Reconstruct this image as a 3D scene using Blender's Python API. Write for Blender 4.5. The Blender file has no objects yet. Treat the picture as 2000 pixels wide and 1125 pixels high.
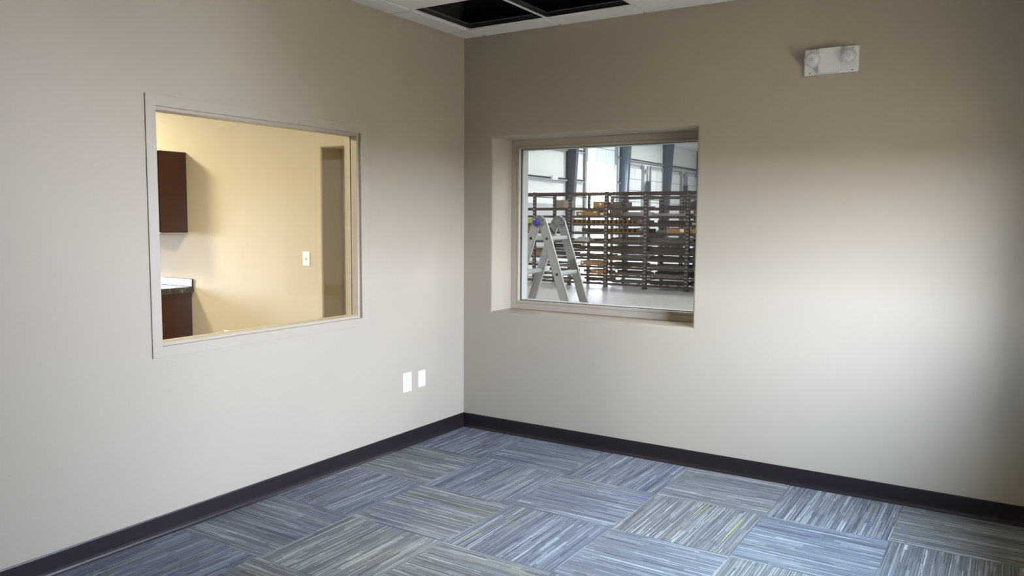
import bpy, math, random
from mathutils import Matrix, Vector
random.seed(7)
PI = math.pi
scene = bpy.context.scene
C = scene.collection

# ------------------------------------------------------------------ camera
cam_d = bpy.data.cameras.new('camera'); cam = bpy.data.objects.new('camera', cam_d); C.objects.link(cam)
cam_d.sensor_width = 36.0; cam_d.lens = 36.0 * 1544.58 / 2000.0; cam_d.clip_end = 300
yaw, pitch, roll = 0.56654, -0.08667, 0.00745
fw = Vector((-math.sin(yaw)*math.cos(pitch), math.cos(yaw)*math.cos(pitch), math.sin(pitch)))
rt = Vector((math.cos(yaw), math.sin(yaw), 0)); up = rt.cross(fw)
r2 = rt*math.cos(roll) + up*math.sin(roll); u2 = -rt*math.sin(roll) + up*math.cos(roll)
cam.matrix_world = Matrix(((r2.x, u2.x, -fw.x, 3.4679), (r2.y, u2.y, -fw.y, -4.7808), (r2.z, u2.z, -fw.z, 1.5659), (0, 0, 0, 1)))
scene.camera = cam

# ------------------------------------------------------------------ view, sky, large lights
scene.view_settings.view_transform = 'Standard'; scene.view_settings.look = 'None'
scene.view_settings.gamma = 1.0; scene.view_settings.use_curve_mapping = False
scene.view_settings.exposure = 0.0
world = bpy.data.worlds.new('overcast_sky'); scene.world = world; world.use_nodes = True
wn_, wl_ = world.node_tree.nodes, world.node_tree.links
bg = wn_['Background']; bg.inputs['Strength'].default_value = 160.0
# overcast sky: pale at the horizon, bluer overhead
wtc = wn_.new('ShaderNodeTexCoord'); wsp = wn_.new('ShaderNodeSeparateXYZ'); wl_.new(wtc.outputs['Generated'], wsp.inputs[0])
wrp = wn_.new('ShaderNodeValToRGB'); wl_.new(wsp.outputs['Z'], wrp.inputs[0]); wl_.new(wrp.outputs[0], bg.inputs['Color'])
wrp.color_ramp.elements[0].position = 0.0; wrp.color_ramp.elements[0].color = (0.555, 0.59, 0.70, 1)
wrp.color_ramp.elements[1].position = 0.75; wrp.color_ramp.elements[1].color = (0.51, 0.71, 1.0, 1)

def area(name, loc, rot, sx, sy, energy, color=(1, 1, 1), portal=False):
    d = bpy.data.lights.new(name, 'AREA'); d.shape = 'RECTANGLE'; d.size = sx; d.size_y = sy
    d.energy = energy; d.color = color
    if portal: d.cycles.is_portal = True
    o = bpy.data.objects.new(name, d); C.objects.link(o); o.location = loc; o.rotation_euler = rot
    return o
# room dimensions
W, D, H = 3.88, 6.6, 2.877          # right wall x, depth to the wall behind the camera, suspended ceiling height
TB, TL = 0.37, 0.125               # thickness of back wall and of left partition
DECK = 3.75
KX, KD = -6.2, 4.6                 # break room extents
WINS = [(-2.42, -0.88, 1.02, 1.96)]     # exterior windows in the right wall (y0, y1, z0, z1)
for q in WINS: area('window_portal', (W+0.30, (q[0]+q[1])/2, (q[2]+q[3])/2), (0, PI/2, 0), q[3]-q[2], q[1]-q[0], 1.0, portal=True)
KWIN = (-2.4, -1.4, 0.55, 1.80)     # exterior window in the far left wall of the break room
area('window_portal', (KX-0.08, (KWIN[0]+KWIN[1])/2, (KWIN[2]+KWIN[3])/2), (0, -PI/2, 0), KWIN[3]-KWIN[2], KWIN[1]-KWIN[0], 1.0, portal=True)
# break room ceiling light, warm (its fixture is built below)
KLAMPS = [(-4.55, -1.25, 188), (-1.9, -2.7, 160)]
for q in KLAMPS: area('break_room_light', (q[0], q[1], H-0.02), (0, 0, 0), 0.5, 0.5, q[2], (1.0, 0.94, 0.67))
# warehouse high bay lights (above the view)
for i in range(3):
    for j in range(5):
        area('high_bay_light', (-12+8*i, 5+9*j, 6.3), (0, 0, 0), 1.2, 0.5, 270, (1.0, 1.0, 1.0))

# ------------------------------------------------------------------ materials
def nt(m): return m.node_tree.nodes, m.node_tree.links
def mat(name, col, rough=0.6, metal=0.0, spec=0.5, noise=0.0, nscale=8.0, bump=0.0, bscale=300.0, col2=None):
    m = bpy.data.materials.new(name); m.use_nodes = True; N, L = nt(m); b = N['Principled BSDF']
    b.inputs['Base Color'].default_value = (*col, 1); b.inputs['Roughness'].default_value = rough
    b.inputs['Metallic'].default_value = metal; b.inputs['Specular IOR Level'].default_value = spec
    tc = N.new('ShaderNodeTexCoord')
    if noise or col2:
        n = N.new('ShaderNodeTexNoise'); n.inputs['Scale'].default_value = nscale; n.inputs['Detail'].default_value = 4
        L.new(tc.outputs['Object'], n.inputs['Vector'])
        mx = N.new('ShaderNodeMix'); mx.data_type = 'RGBA'
        c2 = col2 or tuple(c*(1-noise) for c in col)
        mx.inputs[6].default_value = (*col, 1); mx.inputs[7].default_value = (*c2, 1)
        L.new(n.outputs['Fac'], mx.inputs[0]); L.new(mx.outputs[2], b.inputs['Base Color'])
    if bump:
        n2 = N.new('ShaderNodeTexNoise'); n2.inputs['Scale'].default_value = bscale; n2.inputs['Detail'].default_value = 2
        L.new(tc.outputs['Object'], n2.inputs['Vector'])
        bp = N.new('ShaderNodeBump'); bp.inputs['Strength'].default_value = bump; bp.inputs['Distance'].default_value = 0.002
        L.new(n2.outputs['Fac'], bp.inputs['Height']); L.new(bp.outputs['Normal'], b.inputs['Normal'])
    return m

WALLC = (0.400, 0.345, 0.272)
M = {}
M['wall'] = mat('greige_wall_paint', WALLC, 0.62, spec=0.35, noise=0.03, nscale=3, bump=0.25, bscale=220)
M['frame'] = mat('taupe_frame_enamel', (0.40, 0.345, 0.275), 0.38, spec=0.5, noise=0.03, nscale=5)
M['frame_white'] = mat('pale_outer_jamb', (0.50, 0.52, 0.48), 0.5)
M['gasket'] = mat('black_gasket', (0.015, 0.015, 0.015), 0.5)
M['base'] = mat('dark_brown_vinyl_base', (0.016, 0.009, 0.012), 0.42, spec=0.4, noise=0.15, nscale=4)
M['tile'] = mat('ceiling_tile', (0.92, 0.91, 0.88), 0.95, spec=0.1, noise=0.05, nscale=120, bump=0.6, bscale=260)
M['tee'] = mat('white_ceiling_grid', (0.80, 0.80, 0.78), 0.45)
M['galv'] = mat('galvanised_steel', (0.42, 0.43, 0.44), 0.45, metal=0.9, noise=0.2, nscale=30)
M['deck'] = mat('dark_deck_and_void_shade', (0.022, 0.020, 0.018), 0.8, noise=0.3)  # also painted shade on the wall linings and tee webs in the void
M['slab'] = mat('subfloor_concrete', (0.25, 0.25, 0.25), 0.9, noise=0.2)
M['white'] = mat('white_plastic', (0.90, 0.90, 0.885), 0.35, noise=0.02)
M['warmwhite'] = mat('ivory_white_plastic', (0.80, 0.79, 0.75), 0.4, noise=0.02)
M['slot'] = mat('dark_slot', (0.05, 0.05, 0.05), 0.6)
M['greyslot'] = mat('grey_slot', (0.38, 0.38, 0.37), 0.6)
M['screw'] = mat('steel_screw', (0.35, 0.33, 0.30), 0.4, metal=0.7)
M['wood'] = mat('dark_cherry_laminate', (0.066, 0.016, 0.007), 0.45, spec=0.4, col2=(0.036, 0.011, 0.006), nscale=9)
M['kfloor'] = mat('break_room_floor', (0.30, 0.26, 0.20), 0.6, noise=0.2)
M['concrete'] = mat('warehouse_concrete', (0.42, 0.42, 0.395), 0.40, spec=0.4, col2=(0.33, 0.33, 0.305), nscale=0.8, bump=0.05, bscale=20)
M['whpanel'] = mat('white_wall_insulation', (0.86, 0.87, 0.88), 0.6, noise=0.03, nscale=2)
M['wains'] = mat('grey_lower_panel', (0.52, 0.52, 0.51), 0.6, noise=0.12, nscale=2)
M['bluegrey'] = mat('blue_grey_steel', (0.075, 0.086, 0.105), 0.5, noise=0.15, nscale=3)
M['girt'] = mat('grey_girt_steel', (0.30, 0.32, 0.34), 0.5, noise=0.1)
M['doorw'] = mat('white_dock_door', (0.88, 0.90, 0.92), 0.45, noise=0.02)
M['rack'] = mat('dark_maroon_rack_paint', (0.040, 0.024, 0.022), 0.5, noise=0.25, nscale=6)
M['rack2'] = mat('dark_grey_brown_steel', (0.060, 0.046, 0.040), 0.55, noise=0.3, nscale=6)
M['steelbar'] = mat('dull_steel_stock', (0.16, 0.13, 0.11), 0.5, metal=0.3, noise=0.35, nscale=7)
M['palebar'] = mat('pale_aluminium_stock', (0.50, 0.49, 0.46), 0.4, metal=0.4, noise=0.15)
M['cardboard'] = mat('tan_cardboard', (0.38, 0.22, 0.085), 0.85, noise=0.15, nscale=8)
M['cardboard2'] = mat('orange_brown_cardboard', (0.42, 0.17, 0.075), 0.85, noise=0.15, nscale=8)
M['paper'] = mat('white_paper_label', (0.8, 0.8, 0.78), 0.7)
M['dkbox'] = mat('dark_grey_carton', (0.085, 0.070, 0.068), 0.7, noise=0.1)
M['plank'] = mat('weathered_plank', (0.36, 0.29, 0.24), 0.8, noise=0.4, nscale=25)
M['yellow'] = mat('yellow_plastic', (0.62, 0.58, 0.05), 0.5)
M['alu'] = mat('brushed_aluminium', (0.62, 0.66, 0.65), 0.42, metal=0.55, noise=0.08, nscale=20)
M['alud'] = mat('aluminium_hinge', (0.42, 0.46, 0.46), 0.45, metal=0.6, noise=0.2, nscale=20)
M['bolt'] = mat('dark_bolt', (0.04, 0.045, 0.05), 0.5)
M['blue'] = mat('blue_knob_plastic', (0.035, 0.05, 0.33), 0.4)
M['sticker'] = mat('grey_safety_sticker', (0.30, 0.33, 0.32), 0.5, noise=0.7, nscale=90)
M['asphalt'] = mat('packed_earth', (0.31, 0.205, 0.11), 0.95, noise=0.3, nscale=3)
M['grass'] = mat('lawn', (0.17, 0.195, 0.07), 0.95, noise=0.4, nscale=2)
M['leaf'] = mat('bush_leaf', (0.10, 0.17, 0.03), 0.8, noise=0.5, nscale=6)
M['bark'] = mat('bark', (0.10, 0.07, 0.05), 0.9)
M['outwall'] = mat('outer_wall', (0.4, 0.38, 0.35), 0.8, noise=0.1)

# countertop: dark stone laminate with pale flecks, glossy
m = mat('dark_stone_laminate', (0.02, 0.016, 0.015), 0.07, spec=0.9); M['counter'] = m
N, L = nt(m); v = N.new('ShaderNodeTexNoise'); v.inputs['Scale'].default_value = 26; v.inputs['Detail'].default_value = 6
tc = N.new('ShaderNodeTexCoord'); L.new(tc.outputs['Object'], v.inputs['Vector'])
r = N.new('ShaderNodeValToRGB'); L.new(v.outputs['Fac'], r.inputs[0])
r.color_ramp.elements[0].position = 0.55; r.color_ramp.elements[0].color = (0.016, 0.013, 0.012, 1)
r.color_ramp.elements[1].position = 0.72; r.color_ramp.elements[1].color = (0.22, 0.18, 0.15, 1)
L.new(r.outputs[0], N['Principled BSDF'].inputs['Base Color'])

def glass_mat(name, tint):
    m = bpy.data.materials.new(name); m.use_nodes = True; N, L = nt(m)
    N.remove(N['Principled BSDF']); out = N['Material Output']
    t = N.new('ShaderNodeBsdfTransparent'); t.inputs[0].default_value = (*tint, 1)
    g = N.new('ShaderNodeBsdfGlossy'); g.inputs['Roughness'].default_value = 0.0
    f = N.new('ShaderNodeFresnel'); ge = N.new('ShaderNodeNewGeometry')
    mr = N.new('ShaderNodeMapRange'); mr.inputs['To Min'].default_value = 1.43; mr.inputs['To Max'].default_value = 1/1.43   # thin pane: the same reflectance on both faces
    L.new(ge.outputs['Backfacing'], mr.inputs['Value']); L.new(mr.outputs[0], f.inputs['IOR'])
    mx = N.new('ShaderNodeMixShader'); L.new(f.outputs[0], mx.inputs[0]); L.new(t.outputs[0], mx.inputs[1]); L.new(g.outputs[0], mx.inputs[2])
    L.new(mx.outputs[0], out.inputs['Surface']); return m
M['glass'] = glass_mat('window_glass', (0.985, 0.99, 0.985))
def emit_mat(name, col, s):
    m = bpy.data.materials.new(name); m.use_nodes = True; N, L = nt(m)
    b = N['Principled BSDF']; b.inputs['Base Color'].default_value = (*col, 1)
    b.inputs['Emission Color'].default_value = (*col, 1); b.inputs['Emission Strength'].default_value = s; return m
M['diffuser'] = emit_mat('warm_lamp_diffuser', (1.0, 0.80, 0.45), 3.0)
# clear dome lens of the emergency heads
m = mat('frosted_lens', (0.70, 0.72, 0.72), 0.10, spec=0.9); M['lens'] = m

# carpet tile: loop pile stripes running along local Y, broken into dashes, rare yellow and blue yarns
def carpet_mat():
    m = bpy.data.materials.new('striped_carpet_tile'); m.use_nodes = True; N, L = nt(m); b = N['Principled BSDF']
    b.inputs['Roughness'].default_value = 0.95; b.inputs['Specular IOR Level'].default_value = 0.15
    tc = N.new('ShaderNodeTexCoord'); sp = N.new('ShaderNodeSeparateXYZ'); L.new(tc.outputs['Object'], sp.inputs[0])
    oi = N.new('ShaderNodeObjectInfo')
    def mth(op, a, bb=None, cc=None):
        n = N.new('ShaderNodeMath'); n.operation = op
        for i, q in enumerate((a, bb, cc)):
            if q is None: continue
            if isinstance(q, (int, float)): n.inputs[i].default_value = q
            else: L.new(q, n.inputs[i])
        return n.outputs[0]
    def wn(a, bb, cc):
        c = N.new('ShaderNodeCombineXYZ')
        for i, q in enumerate((a, bb, cc)):
            if isinstance(q, (int, float)): c.inputs[i].default_value = q
            else: L.new(q, c.inputs[i])
        w = N.new('ShaderNodeTexWhiteNoise'); w.noise_dimensions = '3D'; L.new(c.outputs[0], w.inputs['Vector']); return w.outputs['Value']
    rnd = mth('MULTIPLY', oi.outputs['Random'], 97.0)
    st = mth('FLOOR', mth('MULTIPLY', sp.outputs['X'], 300.0))
    a = wn(st, rnd, 3.0)
    seg = mth('FLOOR', mth('ADD', mth('MULTIPLY', sp.outputs['Y'], 3.4), mth('MULTIPLY', a, 17.0)))
    c = wn(st, seg, mth('ADD', rnd, 0.37))
    # a slow band value: neighbouring stripes share tone
    st2 = mth('FLOOR', mth('MULTIPLY', sp.outputs['X'], 34.0)); d = wn(st2, mth('FLOOR', mth('ADD', mth('MULTIPLY', sp.outputs['Y'], 2.3), mth('MULTIPLY', wn(st2, rnd, 8.0), 9.0))), rnd)
    n = N.new('ShaderNodeTexNoise'); n.inputs['Scale'].default_value = 420; n.inputs['Detail'].default_value = 1; L.new(tc.outputs['Object'], n.inputs['Vector'])
    val = mth('ADD', mth('ADD', mth('MULTIPLY', c, 0.58), mth('MULTIPLY', d, 0.14)), mth('MULTIPLY', n.outputs['Fac'], 0.26))
    rp = N.new('ShaderNodeValToRGB'); L.new(val, rp.inputs[0]); e = rp.color_ramp.elements
    e[0].position = 0.10; e[0].color = (0.050, 0.052, 0.058, 1); e[1].position = 0.92; e[1].color = (0.52, 0.53, 0.49, 1)
    for ps, cl in ((0.32, (0.115, 0.119, 0.130, 1)), (0.60, (0.175, 0.178, 0.188, 1)), (0.70, (0.235, 0.238, 0.240, 1)), (0.80, (0.40, 0.405, 0.395, 1))):
        q = e.new(ps); q.color = cl
    seg2 = mth('FLOOR', mth('ADD', mth('MULTIPLY', sp.outputs['Y'], 3.6), mth('MULTIPLY', a, 5.0)))
    acc = wn(mth('FLOOR', mth('MULTIPLY', sp.outputs['X'], 105.0)), seg2, mth('ADD', rnd, 11.0))
    m1 = N.new('ShaderNodeMix'); m1.data_type = 'RGBA'; L.new(mth('MULTIPLY', mth('GREATER_THAN', acc, 0.9955), 0.75), m1.inputs[0]); L.new(rp.outputs[0], m1.inputs[6]); m1.inputs[7].default_value = (0.36, 0.38, 0.07, 1)
    m2 = N.new('ShaderNodeMix'); m2.data_type = 'RGBA'; L.new(mth('MULTIPLY', mth('LESS_THAN', acc, 0.0025), 0.75), m2.inputs[0]); L.new(m1.outputs[2], m2.inputs[6]); m2.inputs[7].default_value = (0.07, 0.08, 0.30, 1)
    t1 = N.new('ShaderNodeMix'); t1.data_type = 'RGBA'; L.new(oi.outputs['Random'], t1.inputs[0]); t1.inputs[6].default_value = (1.09, 1.05, 0.93, 1); t1.inputs[7].default_value = (0.92, 0.96, 1.04, 1)
    t2 = N.new('ShaderNodeMix'); t2.data_type = 'RGBA'; t2.blend_type = 'MULTIPLY'; t2.inputs[0].default_value = 1.0; L.new(m2.outputs[2], t2.inputs[6]); L.new(t1.outputs[2], t2.inputs[7])
    L.new(t2.outputs[2], b.inputs['Base Color'])
    bp = N.new('ShaderNodeBump'); bp.inputs['Strength'].default_value = 0.5; bp.inputs['Distance'].default_value = 0.003
    L.new(val, bp.inputs['Height']); L.new(bp.outputs['Normal'], b.inputs['Normal'])
    return m
M['carpet'] = carpet_mat()

# ------------------------------------------------------------------ mesh helpers
class MB:
    def __init__(s): s.v = []; s.f = []
    def quad(s, pts):
        n = len(s.v); s.v += [tuple(p) for p in pts]; s.f.append(tuple(range(n, n+len(pts)))); return s
    def box(s, x0, x1, y0, y1, z0, z1, skip=()):
        n = len(s.v)
        s.v += [(x, y, z) for z in (z0, z1) for y in (y0, y1) for x in (x0, x1)]
        F = {'z-': (0, 2, 3, 1), 'z+': (4, 5, 7, 6), 'y-': (0, 1, 5, 4), 'y+': (2, 6, 7, 3), 'x-': (0, 4, 6, 2), 'x+': (1, 3, 7, 5)}
        s.f += [tuple(n+i for i in q) for k, q in F.items() if k not in skip]; return s
    def cyl(s, p0, p1, r0, r1=None, n=16, caps=True):
        p0, p1 = Vector(p0), Vector(p1); r1 = r0 if r1 is None else r1
        d = (p1-p0).normalized(); a = d.orthogonal().normalized(); b = d.cross(a); k = len(s.v)
        for p, r in ((p0, r0), (p1, r1)):
            for i in range(n):
                t = 2*PI*i/n; s.v.append(tuple(p + a*(r*math.cos(t)) + b*(r*math.sin(t))))
        for i in range(n): j = (i+1) % n; s.f.append((k+i, k+j, k+n+j, k+n+i))
        if caps: s.f.append(tuple(k+i for i in reversed(range(n)))); s.f.append(tuple(k+n+i for i in range(n)))
        return s
    def lathe(s, o, axis, prof, n=28):
        o = Vector(o); d = Vector(axis).normalized(); a = d.orthogonal().normalized(); b = d.cross(a); k = len(s.v)
        for (r, h) in prof:
            for i in range(n):
                t = 2*PI*i/n; s.v.append(tuple(o + d*h + a*(r*math.cos(t)) + b*(r*math.sin(t))))
        for q in range(len(prof)-1):
            for i in range(n): j = (i+1) % n; s.f.append((k+q*n+i, k+q*n+j, k+(q+1)*n+j, k+(q+1)*n+i))
        s.f.append(tuple(k+(len(prof)-1)*n+i for i in range(n))); s.f.append(tuple(k+i for i in reversed(range(n))))
        return s
    def prism(s, pts, off):     # polygon extruded by a vector
        k = len(s.v); n = len(pts); off = Vector(off)
        s.v += [tuple(Vector(p)) for p in pts] + [tuple(Vector(p)+off) for p in pts]
        s.f.append(tuple(k+i for i in reversed(range(n)))); s.f.append(tuple(k+n+i for i in range(n)))
        for i in range(n): j = (i+1) % n; s.f.append((k+i, k+j, k+n+j, k+n+i))
        return s
    def rings(s, rings, closed=False):    # list of equal-length closed loops
        k = len(s.v); n = len(rings[0])
        for r in rings: s.v += [tuple(p) for p in r]
        R = len(rings)
        for q in range(R if closed else R-1):
            q2 = (q+1) % R
            for i in range(n): j = (i+1) % n; s.f.append((k+q*n+i, k+q*n+j, k+q2*n+j, k+q2*n+i))
        return s
    def mesh(s, name, m):
        me = bpy.data.meshes.new(name); me.from_pydata(s.v, [], s.f); me.materials.append(M[m] if isinstance(m, str) else m); me.update()
        import bmesh
        bm = bmesh.new(); bm.from_mesh(me); bmesh.ops.remove_doubles(bm, verts=bm.verts, dist=1e-5); bmesh.ops.recalc_face_normals(bm, faces=bm.faces); bm.to_mesh(me); bm.free()
        return me
    def build(s, name, m, parent=None, bevel=0, smooth=False):
        o = bpy.data.objects.new(name, s.mesh(name, m)); C.objects.link(o)
        if parent: o.parent = parent
        if bevel:
            b = o.modifiers.new('bevel', 'BEVEL'); b.width = bevel; b.segments = 2; b.limit_method = 'ANGLE'
        if smooth:
            for p in o.data.polygons: p.use_smooth = True
            e = o.modifiers.new('split', 'EDGE_SPLIT'); e.split_angle = math.radians(40)
        return o
def tag(o, label=None, cat=None, group=None, kind=None):
    if label: o['label'] = label
    if cat: o['category'] = cat
    if group: o['group'] = group
    if kind: o['kind'] = kind
    return o
def struct(o, label, cat): return tag(o, label, cat, kind='structure')
def empty(name, loc=(0, 0, 0), rz=0):
    o = bpy.data.objects.new(name, None); C.objects.link(o); o.location = loc; o.rotation_euler = (0, 0, rz); o.empty_display_size = 0.1; return o
def copyo(o, parent=None, loc=None):
    c = o.copy(); C.objects.link(c); c.parent = parent
    if loc is not None: c.location = loc
    return c

def wall_mesh(P, u0, u1, v0, v1, T, holes):
    """P(u,v,d)->xyz ; hole = dict(u0,u1,v0,v1,r): rounded arris of radius r on the front edge, square through the wall"""
    b = MB()
    def face(d, hs):
        us = sorted({u0, u1, *[h[i] for h in hs for i in (0, 1)]}); vs = sorted({v0, v1, *[h[i] for h in hs for i in (2, 3)]})
        for i in range(len(us)-1):
            for j in range(len(vs)-1):
                cu, cv = (us[i]+us[i+1])/2, (vs[j]+vs[j+1])/2
                if any(h[0] < cu < h[1] and h[2] < cv < h[3] for h in hs): continue
                b.quad([P(us[i], vs[j], d), P(us[i+1], vs[j], d), P(us[i+1], vs[j+1], d), P(us[i], vs[j+1], d)])
    fh, bh = [], []
    for h in holes:
        r = h.get('r', 0)
        fh.append((h['u0']-r, h['u1']+r, max(h['v0']-r, v0), h['v1']+r)); bh.append((h['u0'], h['u1'], h['v0'], h['v1']))
        rr = []
        steps = 6 if r else 0
        def ring(e, d):
            a = max(h['v0']-e, v0)
            return [P(h['u0']-e, a, d), P(h['u1']+e, a, d), P(h['u1']+e, h['v1']+e, d), P(h['u0']-e, h['v1']+e, d)]
        for k in range(steps+1):
            t = (k/steps if steps else 1)*PI/2
            rr.append(ring(r*(1-math.sin(t)), r*(1-math.cos(t))))
        rr.append(ring(0, T)); b.rings(rr)
    face(0, fh); face(T, bh)
    for (a, c) in (((u0, v0), (u1, v0)), ((u1, v0), (u1, v1)), ((u1, v1), (u0, v1)), ((u0, v1), (u0, v0))):
        b.quad([P(*a, 0), P(*c, 0), P(*c, T), P(*a, T)])
    return b

# ------------------------------------------------------------------ walls
RW = (0.257, 1.774, 0.894, 2.148)      # recess of the warehouse window (x0,x1,z0,z1)
LW = (-2.54, -1.045, 0.885, 2.142)     # outer edge of the break room window frame (y0,y1,z0,z1)
DR = (-1.476, -0.42, 0.0, 2.152)       # break room door recess
w = wall_mesh(lambda u, v, d: (u, d, v), KX, W+0.37, -0.05, DECK, TB,
              [dict(u0=RW[0], u1=RW[1], v0=RW[2], v1=RW[3], r=0.016), dict(u0=DR[0], u1=DR[1], v0=0, v1=DR[3], r=0.016)])
wb = struct(w.build('wall_back', 'wall'), 'greige painted wall with deep rounded window recess and emergency light', 'wall')
w = wall_mesh(lambda u, v, d: (-d, u, v), -D, 0.0, -0.05, DECK, TL, [dict(u0=LW[0]+0.045, u1=LW[1]-0.045, v0=LW[2]+0.045, v1=LW[3]-0.045)])
struct(w.build('wall_left', 'wall'), 'greige painted partition wall with framed interior window', 'wall')
w = wall_mesh(lambda u, v, d: (W+d, u, v), -D-0.15, 0.0, -0.05, DECK, 0.37, [dict(u0=q[0], u1=q[1], v0=q[2], v1=q[3]) for q in WINS])
struct(w.build('wall_right', 'wall'), 'greige exterior wall with the daylight window, beside the camera', 'wall')
struct(MB().box(-TL, W, -D-0.15, -D, -0.05, DECK).build('wall_front', 'wall'), 'greige wall behind the camera', 'wall')
w = wall_mesh(lambda u, v, d: (KX-d, u, v), -KD-0.15, TB, -0.05, DECK, 0.15, [dict(u0=KWIN[0], u1=KWIN[1], v0=KWIN[2], v1=KWIN[3])])
struct(w.build('wall_break_room_left', 'wall'), 'far left wall of the break room', 'wall')
struct(MB().box(KX, -TL, -KD-0.15, -KD, -0.05, DECK).build('wall_break_room_front', 'wall'), 'near wall of the break room', 'wall')
# roof deck over both rooms
struct(MB().box(KX-0.15, W+0.37, -D-0.15, TB, DECK, DECK+0.1).build('ceiling_deck', 'deck'), 'dark roof deck above the open ceiling tiles', 'ceiling')

k = MB().box(.001, .03, -D+.001, -.001, H+.045, DECK-.001); struct(k.build('wall_shade_lining_left', 'deck'), 'dark lining added as painted shade on the left wall above the ceiling tiles', 'wall')  # both linings are added dark sheets that put the void's shade into colour
k = MB().box(.031, W-.001, -.03, -.001, H+.045, DECK-.001); struct(k.build('wall_shade_lining_back', 'deck'), 'dark lining added as painted shade on the back wall above the ceiling tiles', 'wall')
# baseboards (cove base: straight face with a flared toe)
def baseboard(name, a, b_, n, label):
    a, b_, n = Vector(a), Vector(b_), Vector(n)
    prof = [(0, 0), (0.016, 0), (0.015, 0.004), (0.010, 0.010), (0.0065, 0.018), (0.005, 0.030), (0.005, 0.100), (0.003, 0.106), (0, 0.106)]
    m = MB(); m.prism([a + n*p + Vector((0, 0, z)) for p, z in prof], b_-a)
    return struct(m.build(name, 'base'), label, 'baseboard')
baseboard('baseboard_left', (0, -D, 0), (0, 0, 0), (1, 0, 0), 'dark brown vinyl base along the wall with the break room window')
baseboard('baseboard_back', (0.0052, 0, 0), (W, 0, 0), (0, -1, 0), 'dark brown vinyl base along the wall with the warehouse window')

# ------------------------------------------------------------------ floor with carpet tiles
floor = struct(MB().box(0, W, -D, 0, -0.05, -0.006).build('floor', 'slab'), 'blue grey striped carpet tile floor laid in alternating directions', 'floor')
S = 0.60884; X0, Y0 = 0.58156, 0.59071
def edges(first, end):
    e = [0.0, first]
    while e[-1] + S < end: e.append(e[-1]+S)
    e.append(end); return e
ex, ey = edges(X0, W), edges(Y0, D)
tile_cache = {}
for i in range(len(ex)-1):
    for j in range(len(ey)-1):
        w_, d_ = ex[i+1]-ex[i], ey[j+1]-ey[j]; turn = (i+j) % 2
        if turn: w_, d_ = d_, w_
        key = (round(w_, 4), round(d_, 4))
        if key not in tile_cache:
            a, c, g, k = w_/2-0.0004, d_/2-0.0004, 0.0012, MB()
            k.rings([[(-a, -c, -0.006), (a, -c, -0.006), (a, c, -0.006), (-a, c, -0.006)], [(-a, -c, -g), (a, -c, -g), (a, c, -g), (-a, c, -g)],
                     [(-a+g, -c+g, 0), (a-g, -c+g, 0), (a-g, c-g, 0), (-a+g, c-g, 0)]])
            k.quad([(-a+g, -c+g, 0), (a-g, -c+g, 0), (a-g, c-g, 0), (-a+g, c-g, 0)])
            tile_cache[key] = k.mesh('carpet_tile', 'carpet')
        o = bpy.data.objects.new('carpet_tile', tile_cache[key]); C.objects.link(o); o.parent = floor
        o.location = ((ex[i]+ex[i+1])/2, -(ey[j]+ey[j+1])/2, 0); o.rotation_euler = (0, 0, PI/2 if turn else 0)

# ------------------------------------------------------------------ suspended ceiling
ceil = empty('ceiling', (0, 0, H)); struct(ceil, 'suspended ceiling of white tiles in a grid with two tiles missing', 'ceiling')
G = 0.615; GX, GY = 0.18687, 0.20146
def gl(first, end):
    e = [0.0, first]
    while e[-1]+G < end-0.05: e.append(e[-1]+G)
    e.append(end); return e
gx, gy = gl(GX, W), gl(GY, D)
FL = 0.012                                   # half flange width
k = MB()
for (a, b_, n) in (((0, -D, 0), (0, 0, 0), (1, 0, 0)), ((0, 0, 0), (W, 0, 0), (0, -1, 0)), ((W, 0, 0), (W, -D, 0), (-1, 0, 0)), ((W, -D, 0), (0, -D, 0), (0, 1, 0))):
    a, b_, n = Vector(a), Vector(b_), Vector(n); z = Vector((0, 0, 1))
    k.prism([a, a+n*0.020, a+n*0.020+z*0.0015, a+n*0.0015+z*0.0015, a+n*0.0015+z*0.022, a+z*0.022], b_-a)
k.build('wall_angle', 'tee', ceil)
def tee_mesh(Ln, ax):
    prof = [(-FL, 0), (FL, 0), (FL, 0.0015), (0.001, 0.0015), (0.001, 0.032), (0.004, 0.032), (0.004, 0.038), (-0.004, 0.038), (-0.004, 0.032), (-0.001, 0.032), (-0.001, 0.0015), (-FL, 0.0015)]
    k = MB()
    if ax == 'y': k.prism([(p, 0, z) for p, z in prof], (0, -Ln, 0))
    else: k.prism([(0, p, z) for p, z in prof], (Ln, 0, 0))
    me = k.mesh('tee', 'tee'); me.materials.append(M['deck']); me.materials.append(M['galv'])
    for p in me.polygons:
        if p.center.z > 0.0012: p.material_index = 2 if p.center.z > 0.030 else 1  # web painted dark as if unlit, top bulb left as steel
    return me
me = tee_mesh(D-0.0, 'y')
for x in gx[1:-1]:
    o = bpy.data.objects.new('main_tee', me); C.objects.link(o); o.parent = ceil; o.location = (x, 0, 0)
cm = {}
for i in range(len(gx)-1):
    Ln = round(gx[i+1]-gx[i]-2*FL, 4)
    if Ln not in cm: cm[Ln] = tee_mesh(Ln, 'x')
    for y in gy[1:-1]:
        o = bpy.data.objects.new('cross_tee', cm[Ln]); C.objects.link(o); o.parent = ceil; o.location = (gx[i]+FL, -y, 0)
tm = {}
HOLES = {(1, 1), (2, 1), (2, 2)}
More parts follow.
